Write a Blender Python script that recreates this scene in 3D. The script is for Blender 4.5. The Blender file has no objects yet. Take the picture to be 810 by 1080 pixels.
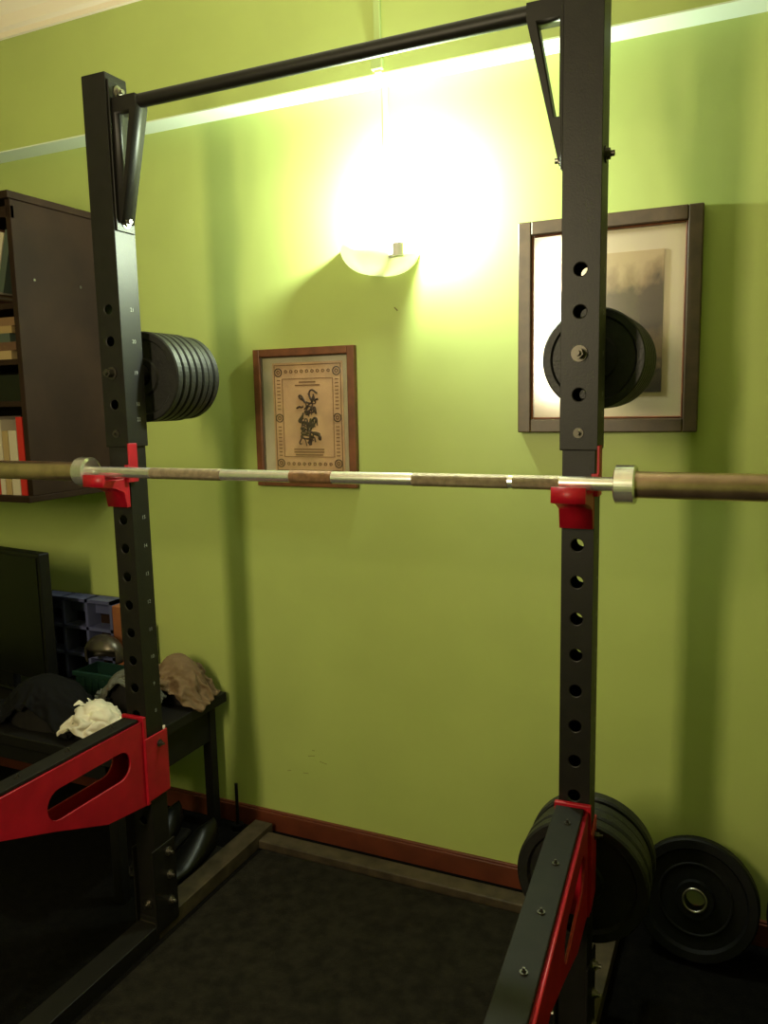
import bpy, bmesh, math, random
from mathutils import Vector, Matrix, noise
random.seed(7)
scene=bpy.context.scene
COL=scene.collection
W=2.242
# ------------------------------------------------------------------ materials
def s2l(c):
    return tuple(((x/255)/12.92 if x/255<=.04045 else ((x/255+.055)/1.055)**2.4) for x in c)+(1,)
def mat(name,c,rough=.5,metal=0,var=0,vs=8,bump=0,bs=60,c2=None,spec=.5,trans=0,emis=None,es=0):
    m=bpy.data.materials.new(name); m.use_nodes=True
    nt=m.node_tree; b=nt.nodes['Principled BSDF']
    col=s2l(c)
    b.inputs['Base Color'].default_value=col
    b.inputs['Roughness'].default_value=rough; b.inputs['Metallic'].default_value=metal
    b.inputs['Specular IOR Level'].default_value=spec
    tc=nt.nodes.new('ShaderNodeTexCoord')
    if var or c2:
        n=nt.nodes.new('ShaderNodeTexNoise'); n.inputs['Scale'].default_value=vs; n.inputs['Detail'].default_value=5
        nt.links.new(tc.outputs['Object'],n.inputs['Vector'])
        r=nt.nodes.new('ShaderNodeValToRGB')
        e0,e1=r.color_ramp.elements
        e0.position=.35;e1.position=.68
        if c2: e0.color=col; e1.color=s2l(c2)
        else:
            e0.color=tuple(x*(1-var) for x in col[:3])+(1,); e1.color=tuple(min(1,x*(1+var)) for x in col[:3])+(1,)
        nt.links.new(n.outputs['Fac'],r.inputs['Fac']); nt.links.new(r.outputs['Color'],b.inputs['Base Color'])
    if bump:
        n2=nt.nodes.new('ShaderNodeTexNoise'); n2.inputs['Scale'].default_value=bs; n2.inputs['Detail'].default_value=6
        nt.links.new(tc.outputs['Object'],n2.inputs['Vector'])
        bp=nt.nodes.new('ShaderNodeBump'); bp.inputs['Strength'].default_value=bump; bp.inputs['Distance'].default_value=.01
        nt.links.new(n2.outputs['Fac'],bp.inputs['Height']); nt.links.new(bp.outputs['Normal'],b.inputs['Normal'])
    if emis:
        b.inputs['Emission Color'].default_value=s2l(emis); b.inputs['Emission Strength'].default_value=es
    if trans: b.inputs['Transmission Weight'].default_value=trans
    return m
M={}
M['wall']=mat('green_wall_paint',(170,184,104),.42,var=.06,vs=2.2,bump=.12,bs=9,spec=.35)
M['ceil']=mat('ceiling_paint',(232,218,196),.7,var=.02)
M['trimc']=mat('cornice_paint',(235,218,192),.6)
M['soffw']=mat('soffit_pale',(226,236,214),.5)  # beam underside, set much paler than the green of its face
M['floor']=mat('dark_carpet',(13,12,10),.95,var=.3,vs=40,bump=.5,bs=250,spec=.06)
M['base']=mat('baseboard_wood',(92,42,23),.5,var=.2,vs=12)
M['frame']=mat('rack_black_powdercoat',(23,21,18),.45,var=.15,vs=30,bump=.05,bs=300,spec=.3)
M['frame2']=mat('rack_floor_tube',(64,55,42),.55,var=.35,vs=20,spec=.25)
M['red']=mat('red_powdercoat',(160,14,34),.42,var=.12,vs=20,bump=.04,bs=200,spec=.4)
M['uhmw']=mat('black_plastic_liner',(24,22,18),.65,var=.2,vs=30,spec=.18)
M['steel']=mat('bolt_steel',(150,145,135),.35,1)
M['steeld']=mat('bolt_dark_steel',(80,76,68),.4,.8)
M['chrome']=mat('bar_smooth_steel',(236,234,228),.24,.85,var=.08,vs=60)
M['knurl']=mat('bar_knurled_steel',(156,140,118),.45,.8,var=.2,vs=80,bump=.5,bs=900)
M['rust']=mat('bar_worn_knurl',(140,104,76),.5,.6,var=.25,vs=70,bump=.5,bs=900)
M['sleeve']=mat('bar_sleeve_steel',(190,162,142),.28,.9,var=.15,vs=25)
M['iron']=mat('cast_iron_plate',(25,25,23),.48,var=.25,vs=40,bump=.15,bs=150,spec=.4)
M['rubber']=mat('rubber_plate',(12,12,11),.6,var=.15,vs=30,bump=.1,bs=120,spec=.2)
M['mat']=mat('rubber_floor_mat',(29,26,20),.88,var=.4,vs=30,bump=.4,bs=300,spec=.12)
M['cab']=mat('cabinet_dark_wood',(40,27,18),.65,var=.25,vs=5,bump=.05,spec=.12)
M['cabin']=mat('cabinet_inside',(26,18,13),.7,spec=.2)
M['fr1']=mat('frame_wood_reddish',(104,60,33),.4,var=.25,vs=25)
M['fr2']=mat('frame_wood_dark',(72,55,36),.4,var=.2,vs=30)
M['matb']=mat('mount_cream',(202,184,156),.45,spec=.6)
M['parch']=mat('old_parchment',(192,156,116),.55,var=.15,vs=14)
M['parch2']=mat('parchment_margin',(182,170,142),.4,var=.1,vs=10,spec=.6)
M['ink']=mat('ink_brown',(58,40,26),.6)
M['ink2']=mat('ink_mid',(122,90,58),.6)
M['black']=mat('black_plastic',(11,11,10),.4,spec=.3)
M['screen']=mat('screen_glass',(6,6,7),.35,spec=.3)
M['tabl']=mat('table_black',(16,14,12),.55,spec=.3)
M['white']=mat('white_plastic',(225,225,215),.5)
M['label']=mat('label_white',(150,150,142),.6)
M['pipe']=mat('painted_conduit',(176,196,124),.45)
M['scuff']=mat('scuff_brown',(110,104,50),.7)
# ------------------------------------------------------------------ mesh builder
class MB:
    def __init__(s): s.v=[];s.f=[];s.m=[];s.sm=[];s.mats=[]
    def mi(s,m):
        m=M[m] if isinstance(m,str) else m
        if m not in s.mats: s.mats.append(m)
        return s.mats.index(m)
    def add(s,vs,fs,m,smooth=False,T=None):
        o=len(s.v); k=s.mi(m)
        for p in vs:
            p=Vector(p)
            s.v.append(T@p if T else p)
        for f in fs: s.f.append([i+o for i in f]); s.m.append(k); s.sm.append(smooth)
        return s
    def box(s,a,b,m,T=None,bev=0):
        bm=bmesh.new(); bmesh.ops.create_cube(bm,size=1)
        sz=[abs(b[i]-a[i]) for i in range(3)]; c=[(a[i]+b[i])/2 for i in range(3)]
        for v in bm.verts: v.co=Vector([v.co[i]*sz[i]+c[i] for i in range(3)])
        if bev: bmesh.ops.bevel(bm,geom=bm.edges[:],offset=bev,segments=2,affect='EDGES',profile=.5)
        bm.verts.index_update()
        s.add([v.co.copy() for v in bm.verts],[[v.index for v in f.verts] for f in bm.faces],m,False,T); bm.free(); return s
    def lathe(s,prof,m,org=(0,0,0),axis='Y',n=40,closed=False,T=None,smooth=True,a0=0,a1=2*math.pi):
        full=abs(a1-a0-2*math.pi)<1e-6
        N=n if full else n+1
        vs=[];fs=[];o=Vector(org)
        for i in range(N):
            a=a0+(a1-a0)*i/n; ca,sa=math.cos(a),math.sin(a)
            for r,h in prof:
                if axis=='Y': p=(r*ca,h,r*sa)
                elif axis=='X': p=(h,r*ca,r*sa)
                else: p=(r*ca,r*sa,h)
                vs.append(o+Vector(p))
        L=len(prof); K=L if closed else L-1
        for i in range(n):
            j=(i+1)%N
            for k in range(K):
                l=(k+1)%L
                fs.append([i*L+k,j*L+k,j*L+l,i*L+l])
        return s.add(vs,fs,m,smooth,T)
    def cyl(s,a,b,r,m,n=20,cap=True,r2=None,smooth=True,T=None):
        a=Vector(a);b=Vector(b);d=(b-a);L=d.length;d.normalize()
        u=d.orthogonal().normalized();w=d.cross(u);r2=r if r2 is None else r2
        vs=[a+(u*math.cos(2*math.pi*i/n)+w*math.sin(2*math.pi*i/n))*r for i in range(n)]+[b+(u*math.cos(2*math.pi*i/n)+w*math.sin(2*math.pi*i/n))*r2 for i in range(n)]
        s.add(vs,[[i,(i+1)%n,n+(i+1)%n,n+i] for i in range(n)],m,smooth,T)
        if cap:
            s.add(vs[:n],[list(range(n))[::-1]],m,False,T); s.add(vs[n:],[list(range(n))],m,False,T)
        return s
    def bolt(s,p,d,m='steel',r=.011,h=.009):
        p=Vector(p);d=Vector(d).normalized()
        s.cyl(p,p+d*.0025,r*1.45,m,20); s.cyl(p+d*.0025,p+d*h,r,m,6,smooth=False); s.cyl(p+d*h,p+d*(h+.008),r*.5,m,12)
        return s
    def obj(s,name,parent=None,bev=0,loc=None,rot=None):
        me=bpy.data.meshes.new(name); me.from_pydata([tuple(v) for v in s.v],[],s.f)
        for m in s.mats: me.materials.append(m)
        for i,p in enumerate(me.polygons): p.material_index=s.m[i]; p.use_smooth=s.sm[i]
        bm=bmesh.new(); bm.from_mesh(me); bmesh.ops.recalc_face_normals(bm,faces=bm.faces); bm.to_mesh(me); bm.free()
        o=bpy.data.objects.new(name,me); COL.objects.link(o)
        if bev:
            b=o.modifiers.new('bev','BEVEL'); b.width=bev; b.segments=2; b.limit_method='ANGLE'; b.angle_limit=.9
        if loc: o.location=loc
        if rot: o.rotation_euler=rot
        if parent: o.parent=parent
        return o
def empty(name,loc=(0,0,0)):
    e=bpy.data.objects.new(name,None); COL.objects.link(e); e.location=loc; e.empty_display_size=.05; return e
def prism(name,loops,thick,m,T,parent=None,bev=0):
    cu=bpy.data.curves.new(name,'CURVE'); cu.dimensions='2D'; cu.fill_mode='BOTH'; cu.extrude=thick/2
    for L in loops:
        sp=cu.splines.new('POLY'); sp.points.add(len(L)-1); sp.use_cyclic_u=True
        for i,(x,y) in enumerate(L): sp.points[i].co=(x,y,0,1)
    t=bpy.data.objects.new('tmp',cu); COL.objects.link(t)
    dg=bpy.context.evaluated_depsgraph_get(); me=bpy.data.meshes.new_from_object(t.evaluated_get(dg))
    bpy.data.objects.remove(t); me.name=name
    me.transform(T); me.materials.clear(); me.materials.append(M[m] if isinstance(m,str) else m)
    bm=bmesh.new(); bm.from_mesh(me); bmesh.ops.remove_doubles(bm,verts=bm.verts,dist=1e-5); bmesh.ops.recalc_face_normals(bm,faces=bm.faces); bm.to_mesh(me); bm.free()
    o=bpy.data.objects.new(name,me); COL.objects.link(o)
    if parent: o.parent=parent
    return o
YZ=lambda x:Matrix(((0,0,1,x),(1,0,0,0),(0,1,0,0),(0,0,0,1)))
XZ=lambda y:Matrix(((1,0,0,0),(0,0,-1,y),(0,1,0,0),(0,0,0,1)))
def stadium(x0,x1,y0,y1,n=10):
    r=(y1-y0)/2;cy=(y0+y1)/2;L=[]
    for i in range(n+1):
        a=-math.pi/2+math.pi*i/n; L.append((x1-r+r*math.cos(a),cy+r*math.sin(a)))
    for i in range(n+1):
        a=math.pi/2+math.pi*i/n; L.append((x0+r+r*math.cos(a),cy+r*math.sin(a)))
    return L
# ------------------------------------------------------------------ clothes (cloth simulation dropped on the table)
tx1=-1.645;tx0=-3.0;tf=1.66;tz=.49
clothes=empty('clothes_pile')
cm={k:mat('fabric_'+k,c,.9,bump=.2,bs=350,var=.15,vs=12,spec=.12) for k,c in dict(brown=(108,88,64),grey=(88,88,78),white=(200,192,172),black=(14,14,15),dark=(30,28,26),beige=(150,132,102)).items()}
def blob(cx,cy,rx,ry,h):
    b=MB(); n=24;m=8;vs=[];fs=[]
    for i in range(m+1):
        t=i/m
        for j in range(n):
            a=2*math.pi*j/n; vs.append((cx+rx*math.sin(t*math.pi/2)*math.cos(a),cy+ry*math.sin(t*math.pi/2)*math.sin(a),tz+.001+h*math.cos(t*math.pi/2)))
    for i in range(m):
        for j in range(n): k=(j+1)%n; fs.append([i*n+j,i*n+k,(i+1)*n+k,(i+1)*n+j])
    b.add(vs,fs,'tabl',True); return b.obj('blob')
cols_=[]
c_=MB(); c_.box((tx0,tf,tz-.05),(tx1,W-.02,tz),'tabl'); cols_.append(c_.obj('ctab'))
c_=MB(); c_.box((-3,W-.008,0),(0,W+.2,1.2),'tabl'); cols_.append(c_.obj('cwall'))
c_=MB(); c_.box((-3.0,1.50,0),(-1.5,1.665,1.2),'tabl'); cols_.append(c_.obj('cfront'))
c_=MB(); c_.box((-1.60,1.50,0),(-1.45,2.0,1.2),'tabl'); cols_.append(c_.obj('cside'))
NC=len(cols_)
cols_+= [blob(-1.76,2.11,.085,.06,.15),blob(-1.83,1.96,.10,.05,.13),blob(-2.03,1.80,.16,.09,.14),blob(-1.82,1.78,.09,.06,.075)]
for c in cols_:
    md=c.modifiers.new('col','COLLISION'); c.collision.thickness_outer=.006; c.collision.cloth_friction=60
def sheet(name,cx,cy,sx,sy,z,ang,seed,shrink,m,N=38):
    vs=[];fs=[];ca,sa=math.cos(ang),math.sin(ang)
    for i in range(N+1):
        for j in range(N+1):
            x=(i/N-.5)*sx;y=(j/N-.5)*sy
            k=1+.18*noise.noise(Vector((x*6,y*6,seed)))
            x*=k;y*=k
            vs.append((cx+x*ca-y*sa,cy+x*sa+y*ca,z+.03*noise.noise(Vector((x*14,y*14,seed)))+.015*noise.noise(Vector((x*30,y*30,seed+2)))))
    for i in range(N):
        for j in range(N): a=i*(N+1)+j; fs.append([a,a+1,a+N+2,a+N+1])
    b=MB(); b.add(vs,fs,m,True); o=b.obj(name)
    c=o.modifiers.new('cloth','CLOTH'); s=c.settings; s.quality=5; s.mass=.25; s.tension_stiffness=12; s.compression_stiffness=12; s.shear_stiffness=4; s.bending_stiffness=.22; s.air_damping=2
    s.shrink_min=-shrink; s.shrink_max=-shrink
    q=c.collision_settings; q.collision_quality=2; q.distance_min=.005; q.use_self_collision=True; q.self_distance_min=.004; q.self_friction=10
    c.point_cache.frame_start=1; c.point_cache.frame_end=60
    return o
sim=[sheet('brown_jacket',-1.755,2.11,.27,.20,.665,.1,1.3,.38,cm['brown'],42),
     sheet('grey_shirt',-1.84,1.955,.27,.14,.64,.1,4.2,.38,cm['grey'],36),
     sheet('white_cloth',-1.83,1.78,.27,.18,.59,.1,7.7,.42,cm['white'],40),
     sheet('black_jacket',-2.07,1.81,.38,.25,.665,0,9.1,.38,cm['black'],42)]
import time; t0=time.time()
for fr in range(1,40):
    scene.frame_set(fr)
    if time.time()-t0>100: break
dg=bpy.context.evaluated_depsgraph_get()
for o in sim:
    me=bpy.data.meshes.new_from_object(o.evaluated_get(dg)); o.modifiers.clear(); o.data=me
    s=o.modifiers.new('solid','SOLIDIFY'); s.thickness=.003
    s=o.modifiers.new('sub','SUBSURF'); s.levels=1; s.render_levels=1
    o.parent=clothes
for c in cols_[:NC]: bpy.data.objects.remove(c)
for c in cols_[NC:]:
    c.modifiers.clear(); c.name='cloth_support_lump'; c.data.materials.clear(); c.data.materials.append(cm['dark']); c.parent=clothes  # collider domes that held up the cloth, kept as dark filler beneath it
scene.frame_set(1)
# ------------------------------------------------------------------ room
XL,XR,YB,ZC=-3.7,1.7,-.75,2.85
MB().box((XL-.1,YB-.1,-.1),(XR+.1,W+.1,0),'floor').obj('floor')
MB().box((XL-.1,YB-.1,ZC),(XR+.1,W+.1,ZC+.1),'ceil').obj('ceiling')
MB().box((XL-.1,W,0),(XR+.1,W+.1,ZC),'wall').obj('wall_back')
MB().box((XL-.1,YB-.1,0),(XR+.1,YB,ZC),'wall').obj('wall_front')
MB().box((XL-.1,YB,0),(XL,W,ZC),'wall').obj('wall_left')
MB().box((XR,YB,0),(XR+.1,W,ZC),'wall').obj('wall_right')
SO=2.152
b=MB();b.box((XL,SO,2.394),(XR,W,ZC),'wall');b.box((XL,SO+.001,2.390),(XR,W,2.394),'soffw');b.obj('trim_beam')
b=MB()
prof=[(0,2.75),(-.012,2.75),(-.016,2.765),(-.03,2.772),(-.045,2.80),(-.075,2.825),(-.09,2.83),(-.095,2.842),(-.11,2.85),(0,2.85)]
vs=[(x,SO+y,z) for x in (XL,XR) for y,z in prof];n=len(prof)
b.add(vs,[[i,(i+1)%n,n+(i+1)%n,n+i] for i in range(n)],'trimc').obj('trim_cornice')
b=MB();b.box((XL,W-.016,0),(XR,W,.066),'base');b.box((XL,W-.011,.066),(XR,W,.072),'base');b.obj('baseboard_back',bev=.002)
b=MB();b.box((-1.003,W-.008,1.95),(-.987,W,2.390),'pipe');b.box((-.985,SO-.01,2.392),(-.965,SO,2.76),'pipe');b.box((-.992,SO-.016,2.40),(-.960,SO,2.43),'pipe');b.obj('trim_conduit',bev=.002)
# ------------------------------------------------------------------ power rack
rack=empty('power_rack',(0,0,0))
def tube(name,x0,x1,y0,y1,z0,z1,holes,wall=.004,hr=.0125):
    b=MB()
    o=[(x0,y0),(x1,y0),(x1,y1),(x0,y1)];w=wall;i_=[(x0+w,y0+w),(x1-w,y0+w),(x1-w,y1-w),(x0+w,y1-w)]
    vs=[(x,y,z) for z in (z0,z1) for (x,y) in o]+[(x,y,z) for z in (z0,z1) for (x,y) in i_]
    fs=[]
    for k in range(4):
        l=(k+1)%4
        fs+=[[k,l,4+l,4+k],[8+k,12+k,12+l,8+l],[k,8+k,8+l,l],[4+k,4+l,12+l,12+k]]
    b.add(vs,fs,'frame'); ob=b.obj(name)
    c=MB(); cx=(x0+x1)/2
    for z in holes: c.cyl((cx,y0-.05,z),(cx,y1+.05,z),hr,'frame',24)
    co=c.obj('cut')
    md=ob.modifiers.new('b','BOOLEAN'); md.operation='DIFFERENCE'; md.object=co; md.solver='EXACT'
    dg=bpy.context.evaluated_depsgraph_get(); me=bpy.data.meshes.new_from_object(ob.evaluated_get(dg))
    ob.modifiers.clear(); ob.data=me; bpy.data.objects.remove(co)
    bv=ob.modifiers.new('bev','BEVEL'); bv.width=.004; bv.segments=2; bv.limit_method='ANGLE'; bv.angle_limit=1.2
    ob.parent=rack
    return ob
YF=1.608
lowh=[.12+.077*i for i in range(15)]
lowh=[h for h in lowh if h>.3]
for side,cx in (('left',-1.497),('right',-.310)):
    tube(f'upright_lower_{side}',cx-.0325,cx+.0325,YF+.004,YF+.069,.06,1.46,lowh)
    tube(f'upright_upper_{side}',cx-.0375,cx+.0375,YF,YF+.075,1.39,2.30,[1.50,1.58,1.66,1.74])
    b=MB(); sg=1 if side=='left' else -1
    b.box((cx-.037,YF,2.297),(cx+.037,YF+.075,2.302),'black')
    b.bolt((cx,YF,1.425),(0,-1,0),'steeld',.007,.004)
    b.bolt((cx,YF-.001,1.58),(0,-1,0),'steeld',.011,.02)
    xi=cx+sg*.0375
    b.box((min(xi,xi+sg*.005),YF+.005,1.93),(max(xi,xi+sg*.005),YF+.07,2.285),'frame')
    for z in (1.955,2.262):
        b.bolt((xi+sg*.005,YF+.0375,z),(sg,0,0),'steel')
        b.bolt((cx-sg*.0375,YF+.0375,z),(-sg,0,0),'steeld')
    b.box((cx-.0325-.005,YF-.01,.02),(cx-.0325,YF+.085,.27),'frame')
    b.box((cx+.0325,YF-.01,.02),(cx+.0375,YF+.085,.27),'frame')
    for z in (.09,.17,.24):
        b.bolt((cx+.0375,YF+.055,z),(1,0,0),'steel',.009); b.bolt((cx-.0375,YF+.055,z),(-1,0,0),'steel')
    b.bolt((cx,YF+.003,.10),(0,-1,0),'steel',.009)
    b.box((cx-.035,YF-.0,0),(cx+.035,2.2,.045),'frame2')
    b.box((cx-.035,.75,0),(cx+.035,YF,.045),'frame')
    b.box((cx-.033,YF,.045),(cx+.033,YF+.07,.062),'frame')
    b.obj(f'upright_fittings_{side}',rack,bev=.0015)
    T=XZ(YF+.0375)
    P=[(xi,1.95),(xi+sg*.012,1.95),(xi+sg*.075,2.215),(xi+sg*.075,2.245),(xi,2.245)]
    H=[(xi+sg*.010,2.03),(xi+sg*.022,2.03),(xi+sg*.057,2.21),(xi+sg*.010,2.21)]
    if side=='right': P=P[::-1];H=H[::-1]
    prism(f'pullup_gusset_{side}',[P,H],.045,'frame',T,rack)
    zs=[.585+.077*i for i in range(9)]+[1.50,1.58,1.66,1.74,1.46]
    for k,z in enumerate(zs):
        cu=bpy.data.curves.new('num','FONT'); cu.body=str(7+k) if k<9 else str(18+k-9); cu.size=.014; cu.align_x='CENTER'; cu.align_y='CENTER'; cu.materials.append(M['label'])
        t=bpy.data.objects.new(f'number_{side}_{k}',cu); COL.objects.link(t); t.parent=rack
        off=.0325 if z<1.39 else .0375
        t.location=(cx+off+.0006,YF+.045,z); t.rotation_euler=(math.pi/2,0,math.pi/2)
b=MB(); b.cyl((-1.46,YF+.0375,2.233),(-.347,YF+.0375,2.233),.0165,'frame',24); b.obj('pullup_bar',rack)
b=MB(); b.box((-1.462,2.110,0),(-.345,2.172,.030),'frame2'); b.obj('rear_crossmember',rack,bev=.004)
for side,cx in (('left',-1.497),('right',-.310)):
    b=MB()
    b.box((cx-.034,YF-.007,1.235),(cx+.034,YF-.001,1.30),'red')
    P=[(YF,1.235),(YF,1.325),(YF-.006,1.325),(YF-.006,1.318),(YF-.022,1.309),(YF-.072,1.309),(YF-.085,1.314),(YF-.085,1.326),(YF-.092,1.326),(YF-.094,1.296),(YF-.05,1.288),(YF-.02,1.275),(YF-.012,1.235)]
    b.obj(f'jcup_plate_{side}',rack,bev=.002)
    prism(f'jcup_hook_{side}',[[(y-.001,z) for y,z in P]],.066,'red',YZ(cx),rack)
    b=MB()
    x=cx+.038
    b.box((x,YF-.006,1.30),(x+.005,YF+.025,1.40),'red')
    b.box((cx+.028,YF-.010,1.30),(x+.004,YF-.002,1.345),'red')
    b.obj(f'jcup_cheek_{side}',rack,bev=.001)
for side,cx in (('left',-1.497),('right',-.310)):
    arm=empty('spotter_arm_'+side,(cx,1.60,0 if side=='left' else -.014)); arm.parent=rack; arm.rotation_euler=(0,0,0.062 if side=='right' else 0.0)
    top=.650
    out=[(0,.41),(0,top),(-.86,top),(-.86,.56),(-.48,.56),(-.32,.50),(-.15,.43)]
    hole=stadium(-.335,-.055,.52,.598)
    for k,x in enumerate((-.030,.030)):
        prism(f'arm_plate_{side}_{k}',[out[::-1],hole],.006,'red',YZ(x),arm)
    b=MB()
    b.box((-.030,-.86,.64),(.030,-.02,top-.002),'red')
    b.box((-.034 if side=='right' else -.024,-.86,top-.002),(.024,-.01,top+.008),'uhmw')
    b.box((-.027,-.86,.615),(.027,0,.64),'frame')
    for k in range(6): b.bolt((0,-.08-.15*k,top+.008),(0,0,1),'steeld',.0045,.001)
    b.box((-.038,-.005,.41),(.038,.006,.662),'red')
    b.box((-.041,-.005,.42),(-.036,.085,.60),'red'); b.box((.036,-.005,.42),(.041,.085,.60),'red')
    b.bolt((.041,.05,.57),(1,0,0),'steeld',.007)
    b.obj(f'arm_body_{side}',arm,bev=.002)
b=MB()
for cx in (-1.497,-.310):
    b.cyl((cx,YF+.075,1.58),(cx,1.98,1.58),.0245,'frame',24)
b.cyl((-.310,YF+.069,.415),(-.310,1.95,.415),.0245,'frame',24)
b.obj('plate_pegs',rack)
# ------------------------------------------------------------------ barbell
bar=empty('barbell'); by,bz=1.558,1.33
segs=[(-1.541,-1.345,'chrome'),(-1.345,-1.134,'knurl'),(-1.134,-.945,'chrome'),(-.945,-.838,'rust'),(-.838,-.645,'chrome'),(-.645,-.438,'knurl'),(-.438,-.428,'chrome'),(-.428,-.335,'knurl'),(-.335,-.231,'chrome')]
b=MB()
for a,c,m in segs:
    r=.0142 if m in('knurl','rust') else .0137
    b.cyl((a,by,bz),(c,by,bz),r,m,24)
b.obj('shaft',bar)
b=MB()
for x,sg in ((-.231,1),(-1.541,-1)):
    pr=[(.0,0),(.030,0),(.037,.003),(.037,.037),(.034,.04),(.0262,.04),(.0250,.046),(.0250,.43),(.022,.435),(0,.435)]
    b.lathe([(r,h*sg) for r,h in pr[5:]],'sleeve' ,(x,by,bz),'X',48)
    b.lathe([(r,h*sg) for r,h in pr[:6]],'chrome' ,(x,by,bz),'X',48,smooth=False)
b.obj('sleeves',bar)
# ------------------------------------------------------------------ weight plates
def plate(R,t,loc,m='iron',rot=(0,0,0),chrome=False):
    h=t/2; ri=.0255
    pr=[(ri,-h*.95),(ri+.022,-h*.95),(ri+.026,-h*.45),(R*.80,-h*.45),(R*.84,-h),(R*.97,-h),(R,-h*.7),(R,h*.7),(R*.97,h),(R*.84,h),(R*.80,h*.45),(ri+.026,h*.45),(ri+.022,h*.95),(ri,h*.95)]
    b=MB(); b.lathe(pr,m,(0,0,0),'Y',64,closed=True,smooth=False)
    if chrome:
        b.lathe([(.026,-h*1.05),(.032,-h*1.05),(.032,h*.9),(.026,h*.9)],'steel',(0,0,0),'Y',40,closed=True)
        b.lathe([(R*.55,-h*.45),(R*.553,-h*.62),(R*.60,-h*.62),(R*.603,-h*.45)],m,(0,0,0),'Y',64)
    return b.obj('weight_plate',loc=loc,rot=rot)
for k in range(7): plate(.121 if k<5 else .117,.024,(-1.497,1.730+.0275*k,1.58-.008))
for k in range(7): plate(.108,.022 if k!=3 else .018,(-.310,1.765+.031*k,1.58-.004))
for k in range(4): plate(.148 if k!=2 else .143,.034,(-.310,1.72+.040*k,.405))
a=math.radians(14)
plate(.158,.045,(-.085,2.130,.161),'rubber',(-a,0,-.05),True)
plate(.158,.045,(.245,2.130,.161),'rubber',(-a,0,.02),True)
b=MB(); b.box((-1.435,.55,0),(-.41,2.095,.014),'mat'); b.obj('rubber_mat',bev=.003)
# ------------------------------------------------------------------ pictures
def rectframe(b,x0,x1,z0,z1,w,y0,y1,m):
    b.box((x0,y0,z0),(x0+w,y1,z1),m);b.box((x1-w,y0,z0),(x1,y1,z1),m)
    b.box((x0+w,y0,z0),(x1-w,y1,z0+w),m);b.box((x0+w,y0,z1-w),(x1-w,y1,z1),m)
glass=mat('picture_glass',(255,255,255),.05)
nt=glass.node_tree; nt.nodes.clear(); o_=nt.nodes.new('ShaderNodeOutputMaterial'); mx=nt.nodes.new('ShaderNodeMixShader'); tr=nt.nodes.new('ShaderNodeBsdfTransparent'); gl=nt.nodes.new('ShaderNodeBsdfGlossy'); gl.inputs['Roughness'].default_value=.12; mx.inputs[0].default_value=.07
nt.links.new(tr.outputs[0],mx.inputs[1]);nt.links.new(gl.outputs[0],mx.inputs[2]);nt.links.new(mx.outputs[0],o_.inputs[0])
p1=empty('framed_calligraphy'); x0,x1,z0,z1=-1.475,-1.11,1.226,1.666
b=MB(); rectframe(b,x0,x1,z0,z1,.024,W-.022,W-.001,'fr1'); rectframe(b,x0+.024,x1-.024,z0+.024,z1-.024,.004,W-.016,W-.002,'fr2'); b.obj('frame',p1,bev=.003)
b=MB(); b.box((x0+.02,W-.008,z0+.02),(x1-.02,W-.002,z1-.02),'parch2')
px0,px1,pz0,pz1=x0+.065,x1-.045,z0+.045,z1-.045
b.box((px0,W-.0095,pz0),(px1,W-.008,pz1),'parch')
y=W-.0105
rectframe(b,px0+.006,px1-.006,pz0+.006,pz1-.006,.003,y,y+.001,'ink2')
rectframe(b,px0+.035,px1-.035,pz0+.05,pz1-.05,.002,y,y+.001,'ink2')
cxp=(px0+px1)/2
def ring(bx,cx,cz,r,w,m): bx.lathe([(r,-.0),(r,.0012),(r+w,.0012),(r+w,0)],m,(cx,y-.0005,cz),'Y',24)
for cz in (pz0+.03,(pz0+pz1)/2,pz1-.03):
    for cx in (px0+.022,px1-.022):
        ring(b,cx,cz,.011,.003,'ink'); ring(b,cx,cz,.003,.004,'ink2')
for k in range(9):
    for zz in (pz0+.028,pz1-.028): ring(b,px0+.05+k*(px1-px0-.1)/8,zz,.003,.0025,'ink2')
for k in range(22):
    for xx in (px0+.022,px1-.022):
        zz=pz0+.055+k*(pz1-pz0-.11)/21
        if abs(zz-(pz0+pz1)/2)>.02: b.box((xx-.006,y,zz-.0018),(xx+.006,y+.001,zz+.0018),'ink2')
for zz,ww in ((pz1-.062,.03),(pz1-.072,.045),(pz0+.075,.055),(pz0+.066,.055),(pz0+.057,.05)):
    b.box((cxp-ww,y,zz-.0022),(cxp+ww,y+.001,zz+.0022),'ink2')
b.obj('print',p1)
cu=bpy.data.curves.new('calligraphy','CURVE'); cu.dimensions='3D'; cu.bevel_depth=.0026; cu.bevel_resolution=1
random.seed(3)
for s in range(34):
    sp=cu.splines.new('BEZIER'); n=4; sp.bezier_points.add(n-1)
    bx=cxp+random.uniform(-.030,.030); bz_=(pz0+pz1)/2+random.uniform(-.085,.080)
    for i,bp in enumerate(sp.bezier_points):
        bp.co=(bx+random.uniform(-.018,.018),y,bz_+random.uniform(-.018,.018)); bp.handle_left_type=bp.handle_right_type='AUTO'; bp.radius=random.uniform(.4,1.5)
cu.materials.append(M['ink']); o=bpy.data.objects.new('calligraphy',cu); COL.objects.link(o); o.parent=p1
b=MB(); b.box((x0+.022,W-.0145,z0+.022),(x1-.022,W-.0135,z1-.022),glass); b.obj('glass',p1)
p2=empty('framed_photograph'); x0,x1,z0,z1=-.597,-.1255,1.399,1.967
ph=bpy.data.materials.new('sepia_photo'); ph.use_nodes=True; nt=ph.node_tree; bs=nt.nodes['Principled BSDF']; bs.inputs['Roughness'].default_value=.5
tc=nt.nodes.new('ShaderNodeTexCoord'); sx=nt.nodes.new('ShaderNodeSeparateXYZ'); nt.links.new(tc.outputs['Generated'],sx.inputs[0])
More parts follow.
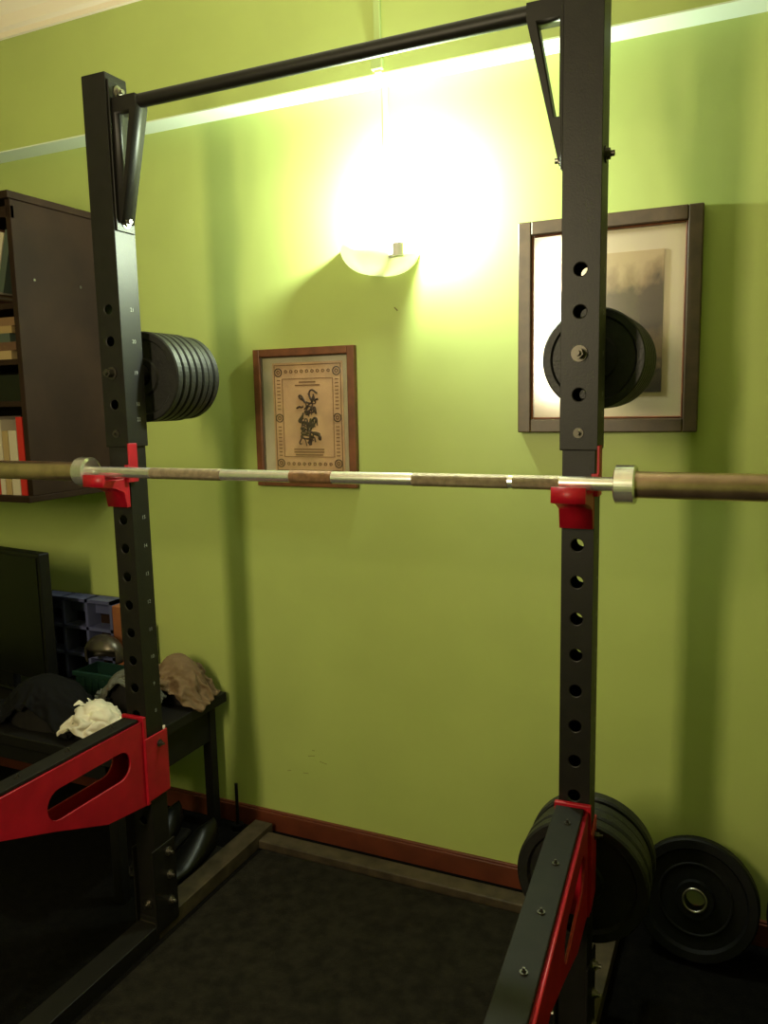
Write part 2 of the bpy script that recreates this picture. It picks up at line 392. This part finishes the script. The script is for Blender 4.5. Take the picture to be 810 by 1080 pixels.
no=nt.nodes.new('ShaderNodeTexNoise'); no.inputs['Scale'].default_value=7; no.inputs['Detail'].default_value=9; nt.links.new(tc.outputs['Generated'],no.inputs['Vector'])
ad=nt.nodes.new('ShaderNodeMath'); ad.operation='MULTIPLY_ADD'; ad.inputs[1].default_value=.34; nt.links.new(no.outputs['Fac'],ad.inputs[0])
sl=nt.nodes.new('ShaderNodeMath'); sl.operation='MULTIPLY_ADD'; sl.inputs[1].default_value=-.18; nt.links.new(sx.outputs['X'],sl.inputs[0]); nt.links.new(sx.outputs['Z'],sl.inputs[2]); nt.links.new(sl.outputs[0],ad.inputs[2])
rp=nt.nodes.new('ShaderNodeValToRGB'); nt.links.new(ad.outputs[0],rp.inputs['Fac']); nt.links.new(rp.outputs['Color'],bs.inputs['Base Color'])
stops=[(0,(44,34,22)),(.12,(72,58,38)),(.18,(46,36,24)),(.23,(124,100,68)),(.38,(108,86,58)),(.50,(66,50,32)),(.76,(78,60,40)),(.85,(146,120,86)),(.95,(186,160,122))]
cr=rp.color_ramp
while len(cr.elements)<len(stops): cr.elements.new(.5)
for e,(p,c) in zip(cr.elements,stops): e.position=p; e.color=s2l(c)
b=MB(); rectframe(b,x0,x1,z0,z1,.036,W-.026,W-.001,'fr2'); rectframe(b,x0+.036,x1-.036,z0+.036,z1-.036,.006,W-.019,W-.002,'fr1'); b.obj('frame',p2,bev=.004)
b=MB(); b.box((x0+.03,W-.010,z0+.03),(x1-.03,W-.002,z1-.03),'matb'); b.obj('mount',p2)
b=MB(); b.box((x0+.115,W-.0125,z0+.105),(x1-.092,W-.0105,z1-.10),ph); b.obj('photo',p2)
b=MB(); b.box((x0+.034,W-.0165,z0+.034),(x1-.034,W-.0155,z1-.034),glass); b.obj('glass',p2)
# ------------------------------------------------------------------ sconce
shade=bpy.data.materials.new('frosted_glass'); shade.use_nodes=True; nt=shade.node_tree; nt.nodes.clear()
o_=nt.nodes.new('ShaderNodeOutputMaterial'); mx=nt.nodes.new('ShaderNodeMixShader'); tl=nt.nodes.new('ShaderNodeBsdfTranslucent'); pb=nt.nodes.new('ShaderNodeBsdfPrincipled'); mx.inputs[0].default_value=.22
tl.inputs[0].default_value=(.9,.88,.74,1); pb.inputs['Base Color'].default_value=(.8,.78,.66,1); pb.inputs['Roughness'].default_value=.3
nt.links.new(pb.outputs[0],mx.inputs[1]);nt.links.new(tl.outputs[0],mx.inputs[2]);nt.links.new(mx.outputs[0],o_.inputs[0])
bulbm=mat('bulb_glow',(255,255,245),.5,emis=(255,255,240),es=12)
def sconce(x,yw,sg,z,power,colr,lx,lz,ly=.105):
    e=empty('wall_sconce')
    b=MB(); n=28;m=10; vs=[];fs=[]
    T=Matrix.Translation((x,0,z))@Matrix.Rotation(.14,4,'Y')@Matrix.Translation((-x,0,-z))
    for i in range(m+1):
        t=i/m; rx=.125*math.sin(math.pi/2*t)**.8; ry=.10*math.sin(math.pi/2*t)**.8; zz=z-.072*math.cos(math.pi/2*t)**1.1
        for j in range(n+1):
            a=math.pi*j/n; vs.append(T@Vector((x+rx*math.cos(a),yw-sg*(ry*math.sin(a)+.002),zz+.012*math.sin(a*6)*t*.5)))
    for i in range(m):
        for j in range(n): fs.append([i*(n+1)+j,i*(n+1)+j+1,(i+1)*(n+1)+j+1,(i+1)*(n+1)+j])
    b.add(vs,fs,shade,True); o=b.obj('glass_bowl',e); sm=o.modifiers.new('s','SOLIDIFY'); sm.thickness=.004
    b=MB(); b.cyl((x,yw-sg*.001,z-.02),(x,yw-sg*.02,z-.02),.03,'white',24); b.cyl((x,yw-sg*.02,z-.02),(lx,yw-sg*ly,lz-.075),.007,'white',12); b.cyl((lx,yw-sg*ly,lz-.08),(lx,yw-sg*ly,lz-.045),.016,'white',20); b.obj('bracket',e)
    b=MB(); b.lathe([(0,-.045),(.014,-.045),(.018,-.03),(.024,-.01),(.026,.005),(.022,.02),(.012,.03),(0,.033)],bulbm,(lx,yw-sg*ly,lz),'Z',20); b.obj('bulb',e)
    ld=bpy.data.lights.new('lamp','POINT'); ld.energy=power; ld.color=colr; ld.shadow_soft_size=.03
    lo=bpy.data.objects.new('lamp',ld); COL.objects.link(lo); lo.location=(lx,yw-sg*ly,lz+.066); lo.parent=e
sconce(-1.02,W,1,1.935,60,(.88,1,.84),-.915,1.975,.115)
tl_=empty('tube_light'); b=MB(); b.box((-1.20,YB,1.50),(-1.08,YB+.03,2.45),'white',bev=.004)
b.cyl((-1.14,YB+.05,1.53),(-1.14,YB+.05,2.42),.014,mat('tube_glow',(255,230,180),.5,emis=(255,215,150),es=3),16)
for z in (1.515,2.435): b.box((-1.16,YB+.03,z-.015),(-1.12,YB+.07,z+.015),'white')
b.obj('tube_fixture',tl_)
ld=bpy.data.lights.new('tube_lamp','AREA'); ld.shape='RECTANGLE'; ld.size=.18; ld.size_y=.95; ld.energy=40; ld.color=(1,.84,.54)
lo=bpy.data.objects.new('tube_lamp',ld); COL.objects.link(lo); lo.location=(-1.14,YB+.08,1.97); lo.rotation_euler=(math.pi/2,0,0); lo.parent=tl_
# ------------------------------------------------------------------ cabinet with books
cb=empty('wall_bookcase'); cx1=-2.05; cx0=-2.95; cf=1.82; zb,zt=1.22,2.12
b=MB()
b.box((cx1-.022,cf,zb),(cx1,W,zt),'cab'); b.box((cx0,cf,zb),(cx0+.022,W,zt),'cab')
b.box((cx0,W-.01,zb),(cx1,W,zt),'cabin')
b.box((cx0-.01,cf-.012,zt),(cx1+.006,W,zt+.022),'cab')
b.box((cx0,cf-.02,zb-.02),(cx1+.004,W,zb),'cab')
for z in (1.80,1.63,1.50): b.box((cx0+.022,cf+.01,z),(cx1-.022,W-.01,z+.018),'cab')
for x in (cf+.07,cf+.26): b.cyl((cx1,x,1.89),(cx1+.002,x,1.89),.005,'steeld',10)
b.obj('carcass',cb,bev=.002)
P=[(cx0,2.10),(cx1,2.10)]+[(cx1+(cx0-cx1)*i/20,2.065-.035*math.sin(math.pi*i/20)*-1) for i in range(21)]
prism('arched_valance',[P],.012,'cab',XZ(cf+.006),cb)
b=MB(); random.seed(11)
cols=[(150,128,88),(120,52,34),(140,116,76),(84,56,38),(176,166,142),(110,82,54),(60,70,60)]
bm_=[mat(f'book_{i}',c,.6) for i,c in enumerate(cols)]
binder=mat('binder_red',(170,26,26),.5)
x=cx1-.028
for k in range(18):
    w=random.uniform(.018,.034);h=random.uniform(.16,.21);ti=.30 if k<6 else 0.05
    T=Matrix.Translation((x,0,1.818))@Matrix.Rotation(ti,4,'Y')@Matrix.Translation((-(.055 if k<6 else 0),0,.017 if k<6 else 0))
    b.box((-w,cf+.015,0),(0,cf+.2,h),bm_[random.randrange(7)],T); x-=w+.002+(.02 if k==5 else 0)+(.004 if k<6 else 0)
z=1.648
for k in range(5):
    t=random.uniform(.018,.028); b.box((cx1-.3+random.uniform(0,.02),cf+.012,z),(cx1-.030-random.uniform(0,.03),cf+.22,z+t),bm_[(k*3)%7]); z+=t
b.box((cx1-.25,cf+.015,1.518),(cx1-.035,cf+.2,1.60),'black')
x=cx1-.03
for k in range(14):
    w=random.uniform(.02,.04); h=random.uniform(.2,.25)
    c=[binder,bm_[4],bm_[0],bm_[4]][k%4]
    b.box((x-w,cf+.005,zb),(x,cf+.25,zb+h),c); x-=w+.003
b.obj('books',cb)
# ------------------------------------------------------------------ table with clutter
tb=empty('low_table')
b=MB(); b.box((tx0,tf,tz-.035),(tx1,W-.02,tz),'tabl')
for x in (tx0+.03,tx1-.06):
    for y in (tf+.03,W-.09): b.box((x,y,0),(x+.035,y+.035,tz-.035),'tabl')
b.box((tx0+.04,tf+.03,tz-.10),(tx1-.04,tf+.05,tz-.035),'tabl'); b.box((tx1-.045,tf+.04,tz-.16),(tx1-.03,W-.08,tz-.035),'tabl')
b.obj('table_frame',tb,bev=.003)
tv=empty('computer_monitor'); b=MB()
T=Matrix.Translation((-2.435,1.97,0))@Matrix.Rotation(math.radians(-8),4,'Z')
b.box((-.29,-.02,.56),(.29,.02,1.01),'black',T,.004); b.box((-.275,-.023,.575),(.275,-.019,.995),'screen',T)
b.box((-.05,.0,.50),(.05,.03,.60),'black',T); b.box((-.13,-.02,tz+.001),(.13,.10,tz+.014),'black',T,.004); b.obj('monitor_body',tv)
blue=mat('blue_grey_plastic',(80,84,118),.5,var=.1); green=mat('green_crate_plastic',(16,46,36),.5); card=mat('cardboard_brown',(136,80,44),.7,var=.15)
cr_=empty('blue_compartment_case'); b=MB(); x0,x1,z0,z1=-2.42,-2.06,tz+.09,.80; ya,yb=2.13,2.20
b.box((x0,yb-.006,z0-.089),(x1,yb,z1),'cab')
for k in range(4): xx=x0+(x1-x0-.012)*k/3; b.box((xx,ya,z0-.089),(xx+.012,yb-.006,z1),blue)
for k in range(3): zz=z0+(z1-z0-.012)*k/2; b.box((x0,ya,zz),(x1,yb-.006,zz+.012),blue)
b.box((x0,yb-.03,z1-.06),(x1,yb-.025,z1),blue)
b.obj('case',cr_)
b=MB(); b.box((-2.05,2.12,tz+.001),(-1.955,2.21,.79),card); b.box((-1.955,2.16,tz+.001),(-1.94,2.21,.71),card); b.obj('cardboard_box',bev=.003)
cp_=empty('plastic_crate'); b=MB(); x0,x1,y0,y1,z0,z1=-2.125,-1.95,2.0,2.11,tz+.001,.58
b.box((x0,y0,z0),(x1,y1,z0+.008),green)
for a_,c_ in (((x0,y0),(x1,y0+.006)),((x0,y1-.006),(x1,y1)),((x0,y0),(x0+.006,y1)),((x1-.006,y0),(x1,y1))):
    b.box((a_[0],a_[1],z0),(c_[0],c_[1],z1),green)
b.box((x0-.006,y0-.006,z1-.015),(x1+.006,y0,z1),green)
for k in range(6): xx=x0+.01+k*(x1-x0-.03)/5; b.box((xx,y0-.004,z0+.01),(xx+.01,y0,z1-.02),green)
b.obj('crate',cp_,bev=.001)
b=MB(); hm=mat('metal_grey_helmet',(74,68,58),.35,.6,var=.3,vs=20)
n=28;vs=[];fs=[];m=14
for i in range(m+1):
    t=i/m*math.pi*.62
    for j in range(n):
        a=2*math.pi*j/n; vs.append((-2.035+.080*math.sin(t)*math.cos(a),2.055+.05*math.sin(t)*math.sin(a),.635+.07*math.cos(t)))
for i in range(m):
    for j in range(n):
        if 8<i and 17<j<26: continue
        k=(j+1)%n; fs.append([i*n+j,i*n+k,(i+1)*n+k,(i+1)*n+j])
b.add(vs,fs,hm,True); o=b.obj('helmet',cp_); sm=o.modifiers.new('s','SOLIDIFY'); sm.thickness=.006
def shoe(loc,rz):
    b=MB(); vs=[];fs=[];n=20;m=16
    for i in range(m+1):
        t=i/m; Lx=-.14+.28*t; w=.045*math.sin(math.pi*min(1,max(.0,t*.94+.03)))**.4*(1 if t>.4 else .85+.15*t/.4); h=.10-.06*min(1,max(0,(t-.25)/.45)) if t<.8 else .04*(1-((t-.8)/.2)**2*.6)
        for j in range(n):
            a=2*math.pi*j/n; vs.append((Lx,w*math.cos(a),.022+ h*.5+(h*.5)*math.sin(a)))
    for i in range(m):
        for j in range(n): k=(j+1)%n; fs.append([i*n+j,i*n+k,(i+1)*n+k,(i+1)*n+j])
    fs.append(list(range(n))); fs.append([m*n+j for j in range(n)])
    b.add(vs,fs,'black',True); b.box((-.145,-.046,0),(.145,.046,.024),'uhmw',bev=.012)
    return b.obj('shoe',loc=loc,rot=(0,0,rz))
shoe((-1.587,1.90,0),-1.57); shoe((-1.75,1.95,0),-1.4)
b=MB(); b.cyl((-1.60,2.19,.0),(-1.60,2.19,.17),.006,'black',10); b.cyl((-1.60,2.19,0),(-1.60,2.19,.02),.02,'black',14); b.obj('floor_pin_stand')
b=MB(); random.seed(5)
for k in range(5):
    x=random.uniform(-1.42,-1.28); z=random.uniform(.20,.33); b.cyl((x,W-.0002,z),(x+random.uniform(.01,.03),W-.0002,z+random.uniform(-.006,.006)),.0009,'scuff',6)
b.cyl((-.98,W-.0005,1.77),(-.97,W-.0005,1.76),.002,'scuff',6); b.obj('trim_wall_scuffs')
bn=empty('flat_bench'); b=MB(); b.box((.085,1.80,.40),(.36,2.12,.47),'black',bev=.015); b.box((.11,1.83,.37),(.34,2.09,.40),'frame')
for x in (.13,.31):
    b.box((x,1.85,0),(x+.03,1.88,.37),'frame')
b.box((.12,1.84,0),(.36,1.89,.03),'frame'); b.obj('bench_body',bn)
# ------------------------------------------------------------------ camera
f,yaw,pit,rol,H=1.0541*800,.4301,.1396,-.0209,1.4985
cy,sy=math.cos(yaw),math.sin(yaw);cp,sp=math.cos(pit),math.sin(pit)
F=Vector((-sy*cp,cy*cp,-sp));R0=Vector((cy,sy,0));U0=R0.cross(F)
R=math.cos(rol)*R0+math.sin(rol)*U0;U=-math.sin(rol)*R0+math.cos(rol)*U0
cd=bpy.data.cameras.new('camera');cam=bpy.data.objects.new('camera',cd);COL.objects.link(cam)
cam.matrix_world=Matrix(((R.x,U.x,-F.x,0),(R.y,U.y,-F.y,0),(R.z,U.z,-F.z,H),(0,0,0,1)))
cd.sensor_fit='HORIZONTAL';cd.sensor_width=36;cd.lens=f/810*36;cd.clip_start=.02
scene.camera=cam
w=bpy.data.worlds.new('world');scene.world=w;w.use_nodes=True
w.node_tree.nodes['Background'].inputs[0].default_value=(.5,.55,.5,1);w.node_tree.nodes['Background'].inputs[1].default_value=.05
try:
    scene.view_settings.view_transform='Standard'; scene.view_settings.look='None'
except Exception as e: print(e)
